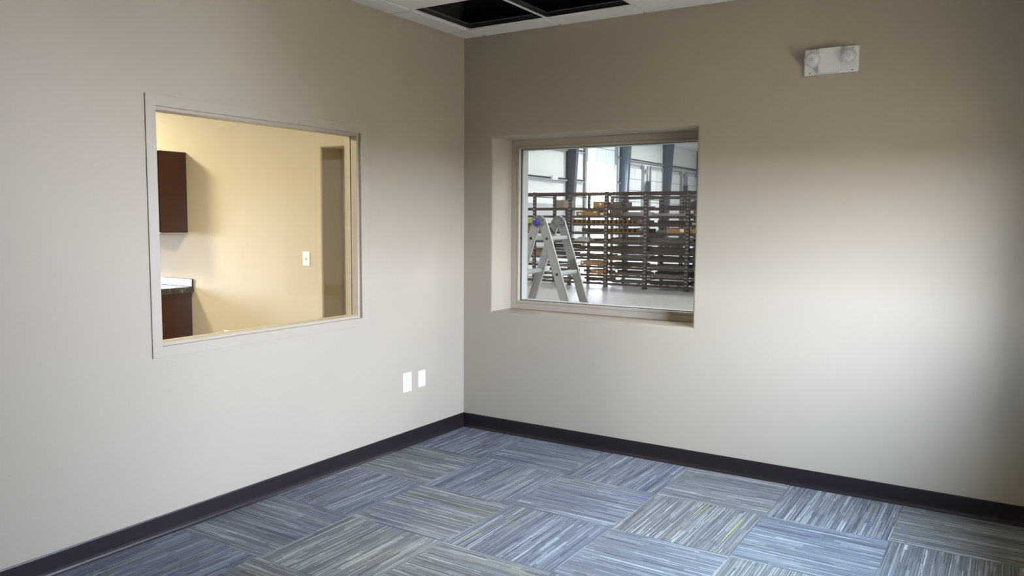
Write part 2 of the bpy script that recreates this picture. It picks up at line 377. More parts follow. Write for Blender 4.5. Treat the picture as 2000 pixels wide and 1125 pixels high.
for i in range(len(gx)-1):
    for j in range(len(gy)-1):
        if (i, j) in HOLES: continue
        a, c = gx[i+1]-gx[i]-0.006, gy[j+1]-gy[j]-0.006; key = (round(a, 3), round(c, 3))
        if key not in tm:
            x, y, g = a/2, c/2, 0.010; k = MB()     # lay-in tile with a stepped (tegular) edge
            k.rings([[(-x, -y, 0.016), (x, -y, 0.016), (x, y, 0.016), (-x, y, 0.016)], [(-x, -y, 0.002), (x, -y, 0.002), (x, y, 0.002), (-x, y, 0.002)],
                     [(-x+g, -y+g, 0.002), (x-g, -y+g, 0.002), (x-g, y-g, 0.002), (-x+g, y-g, 0.002)], [(-x+g+.001, -y+g+.001, -0.008), (x-g-.001, -y+g+.001, -0.008), (x-g-.001, y-g-.001, -0.008), (-x+g+.001, y-g-.001, -0.008)]])
            k.quad([(-x, -y, 0.016), (x, -y, 0.016), (x, y, 0.016), (-x, y, 0.016)]); q = g+.001
            k.quad([(-x+q, -y+q, -0.008), (x-q, -y+q, -0.008), (x-q, y-q, -0.008), (-x+q, y-q, -0.008)])
            tm[key] = k.mesh('ceiling_tile', 'tile')
        o = bpy.data.objects.new('ceiling_tile', tm[key]); C.objects.link(o); o.parent = ceil
        o.location = ((gx[i]+gx[i+1])/2, -(gy[j]+gy[j+1])/2, 0)
# services in the dark void above
def curve_tube(pts, r, n=8):
    b = MB(); rr = []
    P = [Vector(p) for p in pts]
    for i, p in enumerate(P):
        d = (P[min(i+1, len(P)-1)]-P[max(i-1, 0)]).normalized(); a = d.cross(Vector((0, 0, 1)))
        a = a.normalized() if a.length > 1e-3 else Vector((1, 0, 0)); c = d.cross(a)
        rr.append([p + a*(r*math.cos(2*PI*t/n)) + c*(r*math.sin(2*PI*t/n)) for t in range(n)])
    b.rings(rr); return b
k = MB(); k.cyl((1.35, -1.3, 3.18), (0.6, -4.8, 3.18), 0.15, n=24)
for t in range(12): k.cyl((1.35-0.75*t/12, -1.3-3.5*t/12, 3.18), (1.35-0.75*(t+.15)/12, -1.3-3.5*(t+.15)/12, 3.18), 0.156, n=24)
tag(k.build('air_duct', 'galv', smooth=True), 'round ribbed galvanised duct above the missing ceiling tiles', 'duct')
for n_, (x, lab) in enumerate(((0.35, 'dark steel roof joist above the left missing tile'), (1.62, 'dark steel roof joist above the right missing tile'))):
    k = MB(); k.box(x-.04, x+.04, -D+.05, -.02, 3.66, 3.74); k.box(x-.04, x+.04, -D+.05, -.02, 3.30, 3.35)
    for q in range(11): k.cyl((x, -.1-q*.58, 3.33), (x, -.39-q*.58, 3.68), .012, n=6); k.cyl((x, -.39-q*.58, 3.68), (x, -.68-q*.58, 3.33), .012, n=6)
    tag(k.build('roof_joist', 'deck'), lab, 'joist')
tag(curve_tube([(0.15, -0.75, 3.2), (0.35, -0.6, 3.05), (0.5, -0.45, 3.1), (0.7, -0.4, 3.3), (0.9, -0.45, 3.5)], 0.008).build('flexible_conduit', 'galv'), 'thin cable looping above the left missing ceiling tile', 'cable')
tag(curve_tube([(1.0, -0.7, 3.4), (1.03, -0.5, 3.05), (1.1, -0.35, 2.98), (1.25, -0.3, 3.2), (1.3, -0.3, 3.6)], 0.008).build('flexible_conduit', 'galv'), 'thin cable looping above the right missing ceiling tile', 'cable')

# ------------------------------------------------------------------ window_1 : hollow metal frame to the break room
def rect_sweep(P, u0, u1, v0, v1, prof, closed=True):
    b = MB(); rr = []
    for (i, d) in prof: rr.append([P(u0+i, v0+i, d), P(u1-i, v0+i, d), P(u1-i, v1-i, d), P(u0+i, v1-i, d)])
    b.rings(rr, closed=closed); return b
PL = lambda u, v, d: (d, u, v)
y0, y1, z0, z1 = LW
f = rect_sweep(PL, y0, y1, z0, z1, [(0, 0), (0, .007), (.052, .007), (.052, -.016), (.068, -.016), (.068, -.066), (.050, -.066), (.050, -.108), (.052, -.137), (0, -.137), (0, -.125), (.046, -.125), (.046, 0)])
win1 = struct(f.build('window_1', 'frame', bevel=.0012), 'taupe metal framed interior window looking into the warm lit break room', 'window')
g = rect_sweep(PL, y0, y1, z0, z1, [(.051, -.074), (.068, -.074), (.068, -.104), (.051, -.104)]).build('glazing_bead', 'frame', win1)
I = .055
MB().box(-.073, -.067, y0+I, y1-I, z0+I, z1-I).build('glass_pane', 'glass', win1)
sc = MB().cyl((0, 0, 0), (0, -.002, 0), .004, n=10).mesh('screw', 'screw')
for zz in (1.02, 1.22, 1.42, 1.62, 1.82, 2.02):
    o = bpy.data.objects.new('screw', sc); C.objects.link(o); o.parent = g; o.location = (-.089, y1-.068, zz)
sc2 = MB().cyl((0, 0, 0), (0, 0, -.002), .004, n=10).mesh('screw', 'screw')
for yy in (-1.3, -1.6, -1.9, -2.2):
    o = bpy.data.objects.new('screw', sc2); C.objects.link(o); o.parent = g; o.location = (-.089, yy, z1-.068)

# ------------------------------------------------------------------ window_2 : deep set window to the warehouse
PR = lambda u, v, d: (u, d, v)
x0, x1, z0, z1 = RW
f = rect_sweep(PR, x0+.001, x1-.001, z0+.001, z1-.001, [(0, .25), (.042, .25), (.042, .258), (.046, .258), (.046, .252), (.062, .252), (.062, .284), (.050, .284), (.050, .30), (.064, .30), (.064, .375), (0, .375)])
win2 = struct(f.build('window_2', 'frame', bevel=.001), 'taupe framed window deep in the wall looking into the warehouse', 'window')
rect_sweep(PR, x0, x1, z0, z1, [(.052, .284), (.066, .284), (.066, .291), (.052, .291)]).build('gasket', 'gasket', win2)
MB().box(x0+.055, x1-.055, .291, .297, z0+.055, z1-.055).build('glass_pane', 'glass', win2)
rect_sweep(PR, x0, x1, z0, z1, [(.0645, .300), (.068, .300), (.068, .376), (.0645, .376)]).build('outer_jamb', 'frame_white', win2)

# ------------------------------------------------------------------ window_3 : exterior window lighting the room (outside the frame)
PW = lambda u, v, d: (W+d, u, v)
for n_, WIN in enumerate(WINS):
    f = rect_sweep(PW, *WIN, [(0, .25), (.05, .25), (.05, .35), (0, .35)])
    win3 = struct(f.build('window_%d' % (n_+3), 'gasket'), 'exterior daylight window in the right wall, beside the camera', 'window')
    y = (WIN[0]+WIN[1])/2; MB().box(W+.25, W+.35, y-.025, y+.025, WIN[2]+.05, WIN[3]-.05).build('mullion', 'gasket', win3)
    MB().box(W+.297, W+.303, WIN[0]+.05, WIN[1]-.05, WIN[2]+.05, WIN[3]-.05).build('glass_pane', 'glass', win3)

f = rect_sweep(lambda u, v, d: (KX-d, u, v), *KWIN, [(0, .04), (.05, .04), (.05, .12), (0, .12)])
win4 = struct(f.build('window_4', 'gasket'), 'exterior window in the far left wall of the break room', 'window')
MB().box(KX-.083, KX-.077, KWIN[0]+.05, KWIN[1]-.05, KWIN[2]+.05, KWIN[3]-.05).build('glass_pane', 'glass', win4)

# ------------------------------------------------------------------ wall plates
def plate(name, o, ax_u, ax_n, w_, h_, label, cat, kind, m='white'):
    """o: centre on the wall, ax_u along wall, ax_n out of wall"""
    o, U, Nn, Z = Vector(o), Vector(ax_u), Vector(ax_n), Vector((0, 0, 1))
    root = empty(name, o); P = lambda u, v, d: tuple(U*u + Z*v + Nn*d)
    def rr(hw, hh, d): return [P(-hw, -hh, d), P(hw, -hh, d), P(hw, hh, d), P(-hw, hh, d)]
    k = MB().rings([rr(w_/2, h_/2, 0), rr(w_/2, h_/2, .002), rr(w_/2-.004, h_/2-.004, .006)]); k.quad(rr(w_/2-.004, h_/2-.004, .006)); k.quad(rr(w_/2, h_/2, 0))
    k.build('cover_plate', m, root)
    def pad(v, hw, hh, mm, nm, d0=.006, d1=.008, u=0):
        b = MB(); q = lambda d: [P(u-hw, v-hh, d), P(u+hw, v-hh, d), P(u+hw, v+hh, d), P(u-hw, v+hh, d)]
        b.rings([q(d0), q(d1)]); b.quad(q(d1)); return b.build(nm, mm, root)
    if kind == 'duplex':
        for v in (-.020, .020):
            r_ = pad(v, .017, .0145, m, 'receptacle')
            for u in (-.0065, .0065): s_ = pad(v+.003, .0014, .004, 'slot', 'slot', .008, .0083, u); s_.parent = r_
            s_ = pad(v-.008, .0022, .0022, 'slot', 'slot', .008, .0083); s_.parent = r_
        pad(0, .003, .003, 'greyslot', 'screw', .006, .0075)
    elif kind == 'data':
        for v in (-.022, .022):
            r_ = pad(v, .011, .009, 'warmwhite', 'jack'); s_ = pad(v, .006, .004, 'greyslot', 'jack_port', .008, .0083); s_.parent = r_
        for v in (-.048, .048): pad(v, .003, .003, m, 'screw', .006, .007)
    elif kind == 'coax':
        b = MB().cyl(P(0, 0, .006), P(0, 0, .014), .0075, n=14); b.build('connector', 'greyslot', root)
        for v in (-.042, .042): pad(v, .003, .003, m, 'screw', .006, .007)
    return tag(root, label, cat)
plate('data_outlet', (0, -.658, .448), (0, 1, 0), (1, 0, 0), .086, .132, 'white data jack plate, the larger and left of two plates near the corner', 'wall outlet', 'data')
plate('power_outlet', (0, -.501, .449), (0, 1, 0), (1, 0, 0), .074, .114, 'white duplex power outlet, the smaller plate nearer the corner', 'wall outlet', 'duplex')
plate('power_outlet', (3.606, 0, .44), (1, 0, 0), (0, -1, 0), .074, .114, 'white power outlet cut by the right edge of the picture', 'wall outlet', 'duplex')
plate('cable_outlet', (-1.668, 0, 1.214), (1, 0, 0), (0, -1, 0), .086, .122, 'white cable plate beside the recessed door of the break room', 'wall outlet', 'coax', 'warmwhite')
plate('power_outlet', (-2.745, 0, .45), (1, 0, 0), (0, -1, 0), .074, .114, 'white outlet low on break room wall, just above the window sill', 'wall outlet', 'duplex', 'warmwhite')

# ------------------------------------------------------------------ emergency light
el = empty('emergency_light', (2.543, 0, 2.462)); tag(el, 'white twin head emergency light high on the right hand wall', 'emergency light')
hw, hh = .143, .071
k = MB(); k.box(-hw, hw, -.022, 0, -hh, hh); k.build('back_plate', 'white', el, bevel=.003)
k = MB(); pr = [(-.062, -hh+.004), (.036, -hh+.004), (.056, -hh+.012), (.056, hh-.004), (-.062, hh-.004)]
k.prism([(x, -.022, z) for x, z in pr], (0, -.034, 0)); k.build('battery_housing', 'white', el, bevel=.004)
MB().box(-.055, .035, -.054, -.050, -hh-.002, -hh+.006).build('test_panel', 'warmwhite', el)
def head(cx, cz, ax):
    o = Vector((cx, -.020, cz)); a = Vector(ax).normalized()
    h = MB().lathe(o, a, [(.014, 0), (.020, .012), (.036, .022), (.0425, .040), (.0435, .056), (.0405, .0575)], 32).build('lamp_head', 'white', el, smooth=True)
    MB().lathe(o + a*.0572, a, [(.0400, 0), (.0385, .006), (.032, .013), (.020, .018), (.008, .020)], 32).build('lens', 'lens', h, smooth=True)
    MB().lathe(o + a*.0765, a, [(.0085, 0), (.0085, .002), (.006, .003)], 18).build('bulb', 'greyslot', h)
    MB().lathe(o + a*.0795, a, [(.0045, 0), (.0035, .0012)], 14).build('bulb_tip', 'white', h)
head(-.090, .010, (-.02, -1, -.10)); head(.092, .008, (.12, -1, -.02))
sm = MB().cyl((0, 0, 0), (0, -.0015, 0), .005, n=12).mesh('screw', 'greyslot')
for (x, z) in ((-.112, .060), (.112, .060), (-.112, -.060), (.112, -.060)):
    o = bpy.data.objects.new('screw', sm); C.objects.link(o); o.parent = el; o.location = (x, -.022, z)

# ------------------------------------------------------------------ break room
struct(MB().box(KX, -TL, -KD, 0, -0.05, 0).build('floor_break_room', 'kfloor'), 'floor of the break room', 'floor')
struct(MB().box(KX, -TL, -KD, 0, H, H+.02).build('ceiling_break_room', 'tile'), 'white ceiling of the break room', 'ceiling')
for q, lab in zip(KLAMPS, ('square warm ceiling light above the break room counter', 'square warm ceiling light near the break room window')):
    lf = empty('ceiling_light', (q[0], q[1], H)); tag(lf, lab, 'ceiling light'); k = MB()
    for b_ in ((-.3, .3, -.3, -.26), (-.3, .3, .26, .3), (-.3, -.26, -.26, .26), (.26, .3, -.26, .26)): k.box(*b_, -.018, 0)
    k.build('frame', 'white', lf); MB().box(-.26, .26, -.26, .26, -.012, 0).build('diffuser', 'diffuser', lf)
# cabinets
CX = -3.29
def wall_cabinet(x1, label):
    r_ = empty('wall_cabinet', (x1, -.001, 1.416)); tag(r_, label, 'cabinet', 'wall cabinets in the break room')
    MB().box(-.76, 0, -.285, 0, 0, .764).build('body', 'wood', r_, bevel=.001)
    for a, b_ in ((-.757, -.382), (-.378, -.003)):
        d = MB().box(a, b_, -.306, -.288, .004, .760).build('door', 'wood', r_, bevel=.002)
        xh = b_-.03 if a < -.5 else a+.03
        k = MB().cyl((xh, -.334, .04), (xh, -.334, .16), .005, n=10); k.cyl((xh, -.306, .055), (xh, -.334, .055), .004, n=8); k.cyl((xh, -.306, .145), (xh, -.334, .145), .004, n=8)
        k.build('handle', 'galv', d)
    MB().box(-.016, -.003, -.3055, -.284, -.004, .0035).build('door_bumper', 'white', r_)
wall_cabinet(CX, 'dark brown wall cabinet at the end of the row, showing its plain side')
wall_cabinet(CX-.762, 'dark brown wall cabinet second from the row end')
BX = -3.258
def base_cabinet(x1, label):
    r_ = empty('base_cabinet', (x1, -.002, 0)); tag(r_, label, 'cabinet', 'base cabinets in the break room')
    k = MB(); k.box(-.90, 0, -.585, 0, .10, .838); k.build('body', 'wood', r_, bevel=.001)
    MB().box(-.89, -.001, -.52, -.02, 0, .10).build('toe_kick', 'base', r_)
    for a, b_ in ((-.896, -.452), (-.448, -.004)):
        d = MB().box(a, b_, -.606, -.587, .104, .66).build('door', 'wood', r_, bevel=.002)
        xh = b_-.03 if a < -.5 else a+.03
        MB().cyl((xh, -.634, .50), (xh, -.634, .62), .005, n=10).cyl((xh, -.606, .52), (xh, -.634, .52), .004, n=8).cyl((xh, -.606, .60), (xh, -.634, .60), .004, n=8).build('handle', 'galv', d)
        dr = MB().box(a, b_, -.606, -.587, .665, .834).build('drawer', 'wood', r_, bevel=.002)
        xm = (a+b_)/2; MB().cyl((xm-.06, -.634, .75), (xm+.06, -.634, .75), .005, n=10).cyl((xm-.045, -.606, .75), (xm-.045, -.634, .75), .004, n=8).cyl((xm+.045, -.606, .75), (xm+.045, -.634, .75), .004, n=8).build('handle', 'galv', dr)
base_cabinet(BX, 'dark brown base cabinet under the counter end, showing its plain side')
base_cabinet(BX-.902, 'dark brown base cabinet second from the counter end')
ct = empty('countertop', (-3.222, -.002, .839)); tag(ct, 'dark flecked stone look countertop with a low backsplash', 'countertop')
k = MB(); k.box(-1.86, 0, -.635, 0, .018, .055); k.box(-1.86, 0, -.635, -.612, 0, .018); k.box(-.022, 0, -.612, 0, 0, .018)
k.build('top', 'counter', ct, bevel=.004)
MB().box(-1.86, 0, -.020, 0, .055, .130).build('backsplash', 'counter', ct, bevel=.003)
# recessed door to the warehouse
f = MB(); a, b_, t = DR[0]+.002, DR[1]-.002, DR[3]-.002
f.box(a, a+.05, .24, .372, 0, t); f.box(b_-.05, b_, .24, .372, 0, t); f.box(a+.05, b_-.05, .24, .372, t-.05, t)
f.box(a+.05, a+.066, .30, .372, 0, t-.05); f.box(b_-.066, b_-.05, .30, .372, 0, t-.05); f.box(a+.066, b_-.066, .30, .372, t-.066, t-.05)
door1 = struct(f.build('door_1', 'frame', bevel=.001), 'taupe metal framed door at the back of the dark recess in the break room', 'door')
MB().box(a+.053, b_-.053, .252, .296, .006, t-.053).build('door_leaf', 'frame', door1, bevel=.002)
for z in (.25, 1.05, 1.85): MB().cyl((a+.05, .246, z-.05), (a+.05, .246, z+.05), .007, n=10).build('hinge', 'galv', door1)
k = MB().cyl((b_-.11, .252, 1.0), (b_-.11, .20, 1.0), .012, n=12).cyl((b_-.115, .20, 1.0), (b_-.23, .20, 1.0), .010, n=12); k.build('door_handle', 'galv', door1)

# ------------------------------------------------------------------ warehouse shell
XW, YE = -16.0, 56.0
struct(MB().box(XW, 8, TB, YE, -.3, -.002).build('floor_warehouse', 'concrete'), 'pale concrete floor of the warehouse', 'floor')
OPEN = (33.0, 36.4, 0.0, 4.72)
w = wall_mesh(lambda u, v, d: (XW-d, u, v), TB, YE, -.05, 6.45, .15, [dict(u0=OPEN[0], u1=OPEN[1], v0=0, v1=OPEN[3])])
wl = struct(w.build('wall_warehouse_left', 'whpanel'), 'white insulated warehouse wall with columns and dock doors', 'wall')
struct(MB().box(XW-.15, 8, YE, YE+.15, -.05, 9.2).build('wall_warehouse_end', 'whpanel'), 'far end wall of the warehouse', 'wall')
struct(MB().box(8, 8.15, TB, YE, -.05, 9.2).build('wall_warehouse_right', 'whpanel'), 'right hand wall of the warehouse', 'wall')
struct(MB().box(XW-.15, KX, .22, TB, -.05, 9.2).build('wall_warehouse_near', 'whpanel'), 'near wall of the warehouse left of the offices', 'wall')
struct(MB().box(KX, 8.15, .22, TB, DECK+.1, 9.2).build('wall_warehouse_upper', 'whpanel'), 'near wall of the warehouse above the offices', 'wall')
struct(MB().box(W+.37, 8.15, .22, TB, -.05, DECK+.1).build('wall_warehouse_side', 'whpanel'), 'near wall of the warehouse right of the offices', 'wall')
k = MB(); k.prism([(XW-.15, .22, 6.45), (8.15, .22, 8.6), (8.15, .22, 8.75), (XW-.15, .22, 6.60)], (0, YE, 0))
struct(k.build('ceiling_warehouse', 'whpanel'), 'sloping white underside of the warehouse roof', 'ceiling')
# columns: tapered I sections projecting from the wall
def column(y, label):
    r_ = empty('steel_column', (XW, y, 0)); tag(r_, label, 'column', 'tapered columns along the warehouse wall')
    d0, d1, h = .30, .66, 6.6
    MB().prism([(.02, -.01, 0), (d0, -.01, 0), (d1, -.01, h), (.02, -.01, h)], (0, .02, 0)).build('web', 'bluegrey', r_)
    MB().prism([(d0, -.13, 0), (d0+.02, -.13, 0), (d1+.02, -.13, h), (d1, -.13, h)], (0, .26, 0)).build('inner_flange', 'bluegrey', r_)
    MB().box(0, .02, -.13, .13, 0, h).build('outer_flange', 'bluegrey', r_)
    MB().box(-.0, d0+.05, -.15, .15, 0, .02).build('base_plate', 'bluegrey', r_)
for y, lab in ((18.2, 'blue grey steel column hidden left of the window'), (30.95, 'blue grey steel column above the ladder, leftmost in the window'), (24.5, 'blue grey steel column just left of the view'), (37.35, 'blue grey steel column between the bright doorway and dock doors'), (43.9, 'blue grey steel column between the two pairs of dock doors'), (50.3, 'blue grey steel column at the right edge of the warehouse window')):
    if y > 30: column(y, lab)
# wainscot, girts, jambs
for (a, b_, lab) in ((TB+.05, 30.7, 'grey lower wall panel behind the left part of the rack'), (31.2, 32.7, 'grey lower wall panel left of the open doorway')):
    tag(MB().box(XW+.002, XW+.03, a, b_, 0, 2.35).build('wall_panel', 'wains'), lab, 'wall panel')
for (a, b_, z, lab) in ((14, 30.7, 3.60, 'grey steel girt across the white wall left of the column'), (14, 30.7, 5.10, 'upper grey girt left of the column'), (31.2, 32.55, 3.60, 'short girt between column and open doorway'), (31.2, 32.55, 5.12, 'short upper girt between column and open doorway'), (36.72, 37.1, 3.72, 'short girt right of the open doorway'), (36.72, 37.1, 5.15, 'short upper girt right of the open doorway'), (37.7, 43.6, 5.12, 'header rail above the left pair of dock doors'), (44.2, 50.0, 5.12, 'header rail above the right pair of dock doors')):
    X1 = XW+.003; k = MB().box(X1, X1+.18, a, b_, z-.02, z+.02); k.box(X1+.16, X1+.18, a, b_, z-.09, z+.02); k.box(X1, X1+.02, a, b_, z-.02, z+.08)
    tag(k.build('steel_girt', 'girt'), lab, 'girt')
for (y, lab) in ((32.78, 'steel post at the left side of the open doorway'), (36.58, 'steel post at the right side of the open doorway')):
    X1 = XW+.003; k = MB().box(X1, X1+.16, y-.015, y+.015, 0, 6.3); k.box(X1+.14, X1+.16, y-.1, y+.1, 0, 6.3)
    tag(k.build('door_post', 'girt'), lab, 'post')
k = MB().cyl((XW+.23, 20, 3.72), (XW+.23, 29.2, 3.66), .025, n=8); k.box(XW+.19, XW+.30, 29.0, 29.5, 3.52, 3.72)
tag(k.build('electrical_conduit', 'whpanel'), 'white conduit ending in a box on the wall girt', 'conduit')
# sectional doors
def dock_door(n, y0, y1, z0, z1, cols, rowh, label):
    r_ = empty('door_%d' % n, (XW, y0, z0)); struct(r_, label, 'door')
    cw = (y1-y0)/cols; rows = int(round((z1-z0)/rowh)); rh = (z1-z0)/rows
    k = MB().box(.05, .07, 0, y1-y0, 0, z1-z0); k.build('backing', 'girt', r_)
    me = MB().box(.07, .095, .02, cw-.02, .02, rh-.02).mesh('panel', 'doorw')
    for i in range(cols):
        for j in range(rows):
            o = bpy.data.objects.new('panel', me); C.objects.link(o); o.parent = r_; o.location = (0, i*cw, j*rh)
    tr = MB().box(.02, .14, -.07, -.02, 0, z1-z0+.25).mesh('track', 'girt')
    for yy in (0, y1-y0+.09):
        o = bpy.data.objects.new('track', tr); C.objects.link(o); o.parent = r_; o.location = (0, yy, 0)
    MB().cyl((.16, -.1, z1-z0+.18), (.16, y1-y0+.1, z1-z0+.18), .03, n=8).build('spring_shaft', 'girt', r_)
    return r_
dock_door(2, 38.35, 40.2, 0, 4.66, 2, .66, 'white sectional dock door just right of the second column')
dock_door(3, 41.65, 43.5, 0, 4.66, 2, .66, 'white sectional dock door just left of the third column')
dock_door(4, 44.85, 46.7, 0, 4.66, 2, .66, 'white sectional dock door just right of the third column')
dock_door(5, 48.1, 49.9, 0, 4.66, 2, .66, 'white sectional dock door at the right edge of the window')
dock_door(6, 33.0, 36.4, 4.64, 6.28, 3, .82, 'raised white sectional door above the bright open doorway')
for (y, lab) in ((40.9, 'door opener and track posts between the left pair of dock doors'), (47.4, 'door opener and track posts between the right pair of dock doors')):
    r_ = empty('door_opener', (XW, y, 0)); tag(r_, lab, 'door opener')
    MB().box(.03, .10, -.34, -.28, 0, 4.9).build('post', 'girt', r_); MB().box(.03, .10, .28, .34, 0, 4.9).build('post', 'girt', r_)
    MB().box(.1, .35, -.02, .2, 3.35, 3.95).build('motor_box', 'bluegrey', r_)
    MB().box(.1, .30, -.25, -.05, 3.15, 3.3).build('control_box', 'girt', r_)
    MB().lathe((.12, 0, 4.55), (1, 0, 0), [(.17, 0), (.17, .04), (.06, .05)], 16).build('chain_wheel', 'girt', r_)
    MB().cyl((.14, .15, 1.2), (.14, .15, 4.5), .012, n=6).build('chain', 'girt', r_)

# outside
struct(MB().box(-60, KX-.15, -50, .2, -.35, -.25).build('ground_yard', 'asphalt'), 'packed earth yard outside the break room window', 'ground')
struct(MB().box(-70, XW-.15, .25, 110, -.35, -.25).build('ground_lawn', 'grass'), 'bright green lawn outside the open warehouse doorway', 'ground')
struct(MB().box(W+.37, 60, -60, .2, -.35, -.25).build('ground_pavement', 'asphalt'), 'pavement outside the exterior window', 'ground')
for i, (x, y, h, lab) in enumerate(((-34, 60, 3.2, 'low green tree outside the warehouse, nearest the open doorway'), (-38, 70, 3.6, 'taller green tree outside the warehouse, further from the doorway'), (-25, 44.6, 1.8, 'low green bush outside the open doorway'))):
    r_ = empty('garden_tree' if i < 2 else 'garden_bush', (x, y, -.25)); tag(r_, lab, 'tree' if i < 2 else 'bush')
    MB().cyl((0, 0, 0), (0, 0, h*.6), .12, .07, n=8).build('trunk', 'bark', r_)
    k = MB()
    for q in range(700):
        t = Vector((random.gauss(0, 1), random.gauss(0, 1), random.gauss(0, .8))).normalized()*random.uniform(.55, 1)*h*.38
        c = t + Vector((0, 0, h*.62)); a = Vector((random.gauss(0, 1), random.gauss(0, 1), random.gauss(0, 1))).normalized()*.16; b_ = a.orthogonal().normalized()*.09
        k.quad([c-a, c+b_, c+a, c-b_])
    lo = k.build('foliage', 'leaf', r_); lo['kind'] = 'stuff'

# ------------------------------------------------------------------ storage rack
RX = [-7.51, -6.53, -5.547, -4.588, -3.606, -2.621, -1.64, -.66]
LV = [2.21, 1.85, 1.665, 1.475, 1.28, 1.06, .876, .69, .495, .296, .11]
YF, YB = 11.93, 12.93
def rack(y0, y1, xs, levels, label, m):
    r_ = empty('storage_rack', (0, y0, 0)); tag(r_, label, 'rack', 'steel racks in the warehouse')
    ums = []
    for hw_ in (.032, .046):
        b = MB(); b.box(-hw_, hw_, -.02, .02, 0, 2.22); b.box(-hw_, -hw_+.006, -.02, .05, 0, 2.22); b.box(hw_-.006, hw_, -.02, .05, 0, 2.22); b.box(-.06, .06, -.04, .06, 0, .008)
        ums.append(b.mesh('upright', m))
    hm = MB()
    for q in range(26):
        z = .12+q*.08; hm.box(-.022, -.010, -.0215, -.02, z, z+.03); hm.box(.010, .022, -.0215, -.02, z, z+.03)
    hmm = hm.mesh('punched_slots', 'palebar')
    Dp = y1-y0
    for x in xs:
        for yy in (0, Dp):
            o = bpy.data.objects.new('upright', ums[1] if x > -5.0 and yy == 0 else ums[0]); C.objects.link(o); o.parent = r_; o.location = (x, yy, 0)
            s_ = bpy.data.objects.new('punched_slots', hmm); C.objects.link(s_); s_.parent = o; s_['kind'] = 'stuff'
        for zb in (.20, 2.12): MB().cyl((x, .05, zb), (x, Dp-.02, zb), .012, n=6).build('brace', m, r_)
    bm = {}; dm = {}
    for i in range(len(xs)-1):
        Ln = round(xs[i+1]-xs[i]-.064, 3)
        if Ln not in bm:
            k = MB().box(0, Ln, -.02, .016, -.052, 0); k.box(0, Ln, .016, .035, -.052, -.016); bm[Ln] = k.mesh('beam', m)
        for n_, z in enumerate(levels):
            for yy in (0, Dp):
                if i < 2 and n_ > 3 and yy > 0: continue
                o = bpy.data.objects.new('beam', bm[Ln]); C.objects.link(o); o.parent = r_; o.location = (xs[i]+.032, yy, z)
        if Ln not in dm:
            dm[Ln] = MB().box(-.016, .016, .036, Dp-.021, -.012, 0).mesh('deck_bar', m)
        for z in levels[1:]:
            for q in (.2, .5, .8):
                o = bpy.data.objects.new('deck_bar', dm[Ln]); C.objects.link(o); o.parent = r_; o.location = (xs[i]+.032+Ln*q, 0, z)
    return r_
rack(YF, YB, RX, LV, 'long dark maroon storage rack crossing the warehouse window', 'rack')
rack(15.0, 16.0, [-5.9, -4.9, -3.9, -2.9, -1.9], [2.2, 1.9, 1.5, 1.1, .7, .3], 'second dark rack standing behind the long front rack', 'rack2')

# stock on the rack
BAYN = {1: 'bay behind the ladder', 2: 'bay right of the ladder', 3: 'middle bay of the rack', 4: 'right bay of the rack', 5: 'bay cut by the right window edge'}
LVN = 'top eleventh tenth ninth eighth seventh sixth fifth fourth third second lowest'.split()
LVN = ['top', 'tenth', 'ninth', 'eighth', 'seventh', 'sixth', 'fifth', 'fourth', 'third', 'second', 'lowest']
BOXED = {(1, 3), (1, 4), (1, 7), (2, 1), (2, 2), (2, 3), (2, 5), (2, 8), (2, 9), (3, 1), (3, 2), (3, 3), (3, 4), (4, 4), (5, 4)}   # cells with cartons: bars lie behind them
barm = {}
for hh_ in (.03, .045, .06, .09):
    for ww in (.04, .08):
        for kind in ('steelbar', 'rack2', 'palebar'):
            k = MB(); Ln = .845
            k.box(-Ln/2, Ln/2, 0, ww, 0, hh_)
            if hh_ < .05: k.box(-Ln/2, Ln/2, ww*.4, ww*.6, hh_, hh_+.012)      # ribbed profile
            else:
                k.v = []; k.f = []; t = .006                                     # open channel
                k.box(-Ln/2, Ln/2, 0, ww, 0, t); k.box(-Ln/2, Ln/2, 0, t, t, hh_); k.box(-Ln/2, Ln/2, ww-t, ww, t, hh_)
            barm[(hh_, ww, kind)] = k.mesh('steel_bar', kind)
nb = 0
for bay in range(1, 6):
    xc = (RX[bay]+RX[bay+1])/2
    for n_, z in enumerate(LV):
        if n_ == 0: continue
        if bay <= 1: cnt = 1 if n_ > 4 else 0
        elif bay == 2: cnt = (0, 0, 0, 0, 1, 3, 3, 3, 1, 1, 1)[n_]
        else: cnt = (0, 1, 2, 1, 1, 4, 4, 4, 4, 4, 2)[n_]
        if bay >= 4 and n_ >= 3: cnt += 1
        y_s = .45 if (bay, n_) in BOXED else .05; cnt = min(cnt, 3) if y_s > .1 else cnt
        pit = (.88-y_s)/max(cnt, 1); ys = [YF+y_s + q*pit + random.uniform(0, max(pit-.085, 0)) for q in range(cnt)]
        for yy in ys:
            kind = random.choices(('steelbar', 'rack2', 'palebar'), (4, 4, 1.2))[0]
            hh_ = random.choice((.03, .045, .06, .09)); ww = random.choice((.04, .08))
            o = bpy.data.objects.new('steel_bar' if kind != 'palebar' else 'metal_bar', barm[(hh_, ww, kind)]); C.objects.link(o)
            o.location = (xc+random.uniform(-.012, .012), min(yy, YB-.10), z+.0005)
            tag(o, '%s metal bar on the %s level of the %s' % ('pale' if kind == 'palebar' else 'dark', LVN[n_], BAYN[bay]), 'metal bar', 'metal bars on the %s level of the %s' % (LVN[n_], BAYN[bay])); nb += 1

